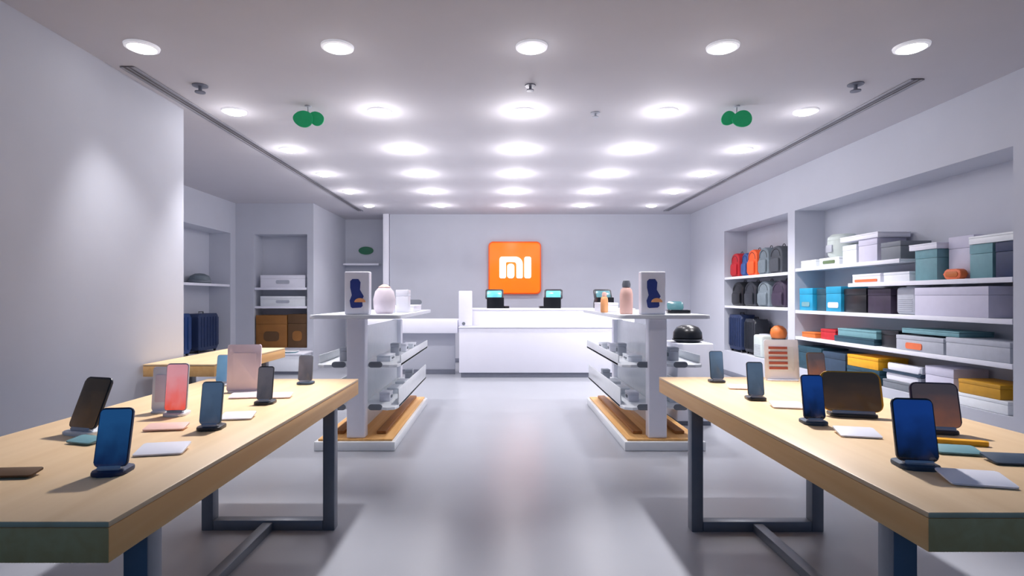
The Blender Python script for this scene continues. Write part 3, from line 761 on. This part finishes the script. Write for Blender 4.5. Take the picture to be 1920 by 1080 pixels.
# ------------------------------------------------------------------ gondolas
def gondola(cx, label, mir):
    y0, y1, w = 5.10, 7.35, 0.74
    l = y1-y0; hy = l/2
    t = thing('display_gondola', label, 'shelf unit', (cx, (y0+y1)/2, 0), 0, 'white gondola shelf units')
    obj('base_platform', lambda b: bx(b, -w/2, w/2, -hy, hy, 0.0, 0.085, 0.008), 'frost', t)
    obj('wood_deck', lambda b: bx(b, -w/2+0.03, w/2-0.03, -hy+0.03, hy-0.03, 0.086, 0.104, 0.004), 'deck', t, 'honey wood deck')
    for s in (-1, 1):
        obj('deck_slat', lambda b: bx(b, s*0.20-0.045, s*0.20+0.045, -hy+0.22, hy-0.10, 0.105, 0.135, 0.006), 'slat', t)
    px = 0.0 if mir > 0 else -0.055
    obj('post', lambda b: bx(b, px-0.085, px+0.085, -hy+0.05, -hy+0.17, 0.105, 1.205, 0.012, 3), 'white', t)
    obj('post', lambda b: bx(b, -0.06, 0.06, hy-0.20, hy-0.08, 0.105, 1.12, 0.010, 3), 'white', t)
    obj('spine_panel', lambda b: bx(b, -0.012, 0.012, -hy+0.171, hy-0.201, 0.136, 1.12), 'frost', t)
    for z, ww, nm in ((0.37, 0.74, 'lower'), (0.765, 0.78, 'middle'), (1.15, 0.84, 'top')):
        for s in (-1, 1):
            if z > 1.1 and s < 0: continue
            if z > 1.1:
                def f(b): 
                    prism(b, rpts(ww, l+0.02, 0.06), 0.035, T(0, 0, 1.2235), 0.006)
                sh = obj('shelf_tray', f, 'shelfw', t)
                continue
            def f(b, s=s, z=z, ww=ww):
                xa, xb = 0.014, ww/2
                yy0, yy1 = -hy+0.175, hy-0.205
                P = [(xa, yy0), (xb-0.09, yy0-0.10), (xb-0.02, yy0-0.06), (xb, yy0+0.02), (xb, yy1+0.08), (xb-0.05, yy1+0.13), (xa, yy1)]
                P = [(s*p[0], p[1]) for p in P]
                if s < 0: P.reverse()
                prism(b, P, 0.028, T(0, 0, z), 0.005)
                # outer lip
                bx(b, min(s*(xb-0.012), s*xb), max(s*(xb-0.012), s*xb), yy0+0.03, yy1+0.07, z-0.012, z+(0.09 if z > 0.5 else 0.17), 0.005)
            sh = obj('shelf_tray', f, 'frost', t)
            obj('price_tag', lambda b: prism(b, rpts(0.13, 0.055, 0.027), 0.012, T(s*0.17, -hy+0.10, z+0.012) @ UP, 0.003), 'grey', sh, 'grey oval tag holder')
            obj('tag_bracket', lambda b: bx(b, s*0.17-0.01, s*0.17+0.01, -hy+0.10, -hy+0.145, z+0.000, z+0.012), 'grey', sh)
    return t
GZ = 1.2425
gondola(-1.335, 'white gondola shelf unit with wood deck behind the left table', 1)
gondola(1.50, 'white gondola shelf unit with wood deck behind the right table', -1)

def display_box(x, y, z, label):
    t = thing('phone_package', label, 'box', (x, y, z), 0, 'white phone packages on the gondolas')
    obj('box_body', lambda b: bx(b, -0.115, 0.115, -0.05, 0.05, 0, 0.40, 0.012, 3), 'white', t)
    p = obj('printed_picture', lambda b: prism(b, [(-0.055, -0.13), (-0.065, -0.07), (-0.045, -0.02), (-0.06, 0.05), (-0.06, 0.11), (-0.04, 0.13), (0.015, 0.13), (0.035, 0.10), (0.03, 0.03), (0.065, -0.03), (0.05, -0.06), (0.055, -0.12), (0.04, -0.135), (-0.04, -0.14)], 0.003, T(0, -0.0518, 0.20) @ UP), 'figb', t, 'dark blue printed phone shape')
    obj('printed_sun', lambda b: prism(b, [(0.052*math.cos(a), 0.038*math.sin(a)) for a in [PI*i/14 for i in range(15)]], 0.003, T(0.03, -0.0545, 0.115) @ UP), 'figo', p, 'orange printed half round')
display_box(-1.335, 5.24, GZ, 'white phone package with blue print on the end of the left gondola')
display_box(1.415, 5.24, GZ, 'white phone package with blue print on the end of the right gondola')

def bottle(x, y, z, label, m, cap, h=0.25, r=0.055, knob=True):
    t = thing('travel_flask', label, 'flask', (x, y, z))
    obj('flask_body', lambda b: lathe(b, [(0, 0), (r*0.92, 0), (r, 0.012), (r, h*0.62), (r*0.86, h*0.78), (r*0.5, h*0.86), (0, h*0.86)], 28), m, t)
    obj('flask_cap', lambda b: lathe(b, [(0, h*0.862), (r*0.62, h*0.862), (r*0.66, h*0.95), (r*0.5, h*1.07), (0, h*1.10)], 24), cap, t)
# left gondola top
t = thing('toy_rabbit_speaker', 'rounded pinkish white gadget beside the blue printed package on the left gondola', 'speaker', (-1.155, 5.56, GZ))
obj('rounded_body', lambda b: lathe(b, [(0, 0), (0.08, 0), (0.105, 0.05), (0.11, 0.14), (0.09, 0.22), (0.05, 0.265), (0, 0.28)], 28), 'pinkw', t)
obj('peach_cap', lambda b: lathe(b, [(0.062, 0.258), (0.05, 0.27), (0.02, 0.288), (0, 0.290)], 28), 'peach', t)
carton('small white box at the aisle side of the left gondola top', -1.12, -0.99, 5.98, 6.14, GZ, 0.24, 'white')
carton('low white box behind the pinkish gadget on the left gondola', -1.30, -1.12, 5.80, 5.95, GZ, 0.13, 'shelfw')
carton('low white tray box at the aisle edge of the left gondola top', -1.24, -0.98, 6.3, 6.9, GZ, 0.07, 'white')
t = thing('oval_sign_clip', 'grey oval tag on a thin stem at the far end of the left gondola', 'tag', (-1.08, 7.05, GZ), 0)
obj('stem', lambda b: tube(b, [(0, 0, 0), (0, 0, 0.075)], 0.006, 8), 'grey', t)
obj('oval_tag', lambda b: prism(b, rpts(0.17, 0.065, 0.032), 0.012, T(0, 0, 0.10) @ UP, 0.003), 'grey', t)
# right gondola top
bottle(1.21, 5.40, GZ, 'peach flask with a grey banded cap on the right gondola', 'peach', 'grey', 0.30, 0.062)
bottle(1.10, 5.95, GZ, 'short cream coloured flask behind the peach flask', 'figo', 'peach', 0.20, 0.04)
carton('low white box on the aisle side of the right gondola top', 1.12, 1.30, 6.2, 6.7, GZ, 0.10, 'white')
t = thing('card_terminal', 'small black terminal with pale teal lid at the wall side of the right gondola', 'card terminal', (1.78, 5.62, GZ), R(-8))
obj('terminal_base', lambda b: plate(b, 0.22, 0.16, 0.035, 0.03, 0, 0, 0, 0.010), 'black', t)
obj('terminal_lid', lambda b: slab(b, 0.16, 0.10, 0.014, 0.03, -0.02, 0.03, 0.030, R(30), 0.004), 'teal', t)

def small_goods():
    # earphone boxes standing on the trays; one built per kind, the others copied
    base = {}
    def mk(x, y, z, kind, label):
        dims = {'a': (0.10, 0.16, 0.09, 'white'), 'b': (0.13, 0.26, 0.06, 'shelfw'), 'c': (0.09, 0.12, 0.13, 'lgrey')}[kind]
        if kind not in base:
            base[kind] = carton(label, x-dims[0]/2, x+dims[0]/2, y-dims[1]/2, y+dims[1]/2, z, dims[2], dims[3], (0, 0.4, 0.3, 0.3), 'grey', group='small white boxes on the gondola trays', face='right' if x < 0 else 'left', name='accessory_box')
        else:
            dup(base[kind], (x, y, z), label, 0 if (base[kind].location.x < 0) == (x < 0) else PI, 'small white boxes on the gondola trays')
    side = {(-1, 1): 'aisle side of the left gondola', (-1, -1): 'wall side of the left gondola', (1, -1): 'aisle side of the right gondola', (1, 1): 'wall side of the right gondola'}
    tier = {0.765: 'middle', 0.37: 'lower'}
    pos_ = {5.55: 'nearest end', 6.05: 'near middle', 6.50: 'far middle', 6.95: 'far end'}
    kinds = {'a': 'small white box', 'b': 'flat off-white box', 'c': 'upright light grey box'}
    pat = {0.765: 'bcab', 0.37: 'abbc'}
    for gx in (-1, 1):
        cx = -1.335 if gx < 0 else 1.50
        for s in (1, -1):
            for z in (0.765, 0.37):
                for k, y in enumerate(pos_):
                    kd = pat[z][(k+(0 if s*gx < 0 else 1)) % 4]
                    mk(cx+s*0.20, y, z+0.0145, kd, '%s on the %s tray, %s, %s' % (kinds[kd], tier[z], pos_[y], side[(gx, s)]))
small_goods()

# white cabinet with a black pot on the wall side of the right gondola
t = thing('floor_cabinet', 'white boxy floor cabinet against the gondola near the wall of shelves', 'cabinet', (2.12, 6.35, 0))
obj('cabinet_body', lambda b: bx(b, -0.20, 0.20, -0.25, 0.25, 0.05, 0.90, 0.015, 3), 'white', t)
obj('cabinet_plinth', lambda b: bx(b, -0.18, 0.18, -0.22, 0.22, 0, 0.049), 'kick', t)
t = thing('helmet', 'glossy black rounded helmet on the white floor cabinet', 'helmet', (2.10, 6.30, 0.901), 0)
obj('helmet_shell', lambda b: [lathe(b, [(0, 0.0), (0.12, 0.0), (0.16, 0.05), (0.155, 0.11), (0.12, 0.165), (0.06, 0.19), (0, 0.195)], 28)], 'black', t)
obj('helmet_rim', lambda b: lathe(b, [(0.125, 0.004), (0.166, 0.02), (0.170, 0.035), (0.155, 0.04)], 28), 'dark', t)
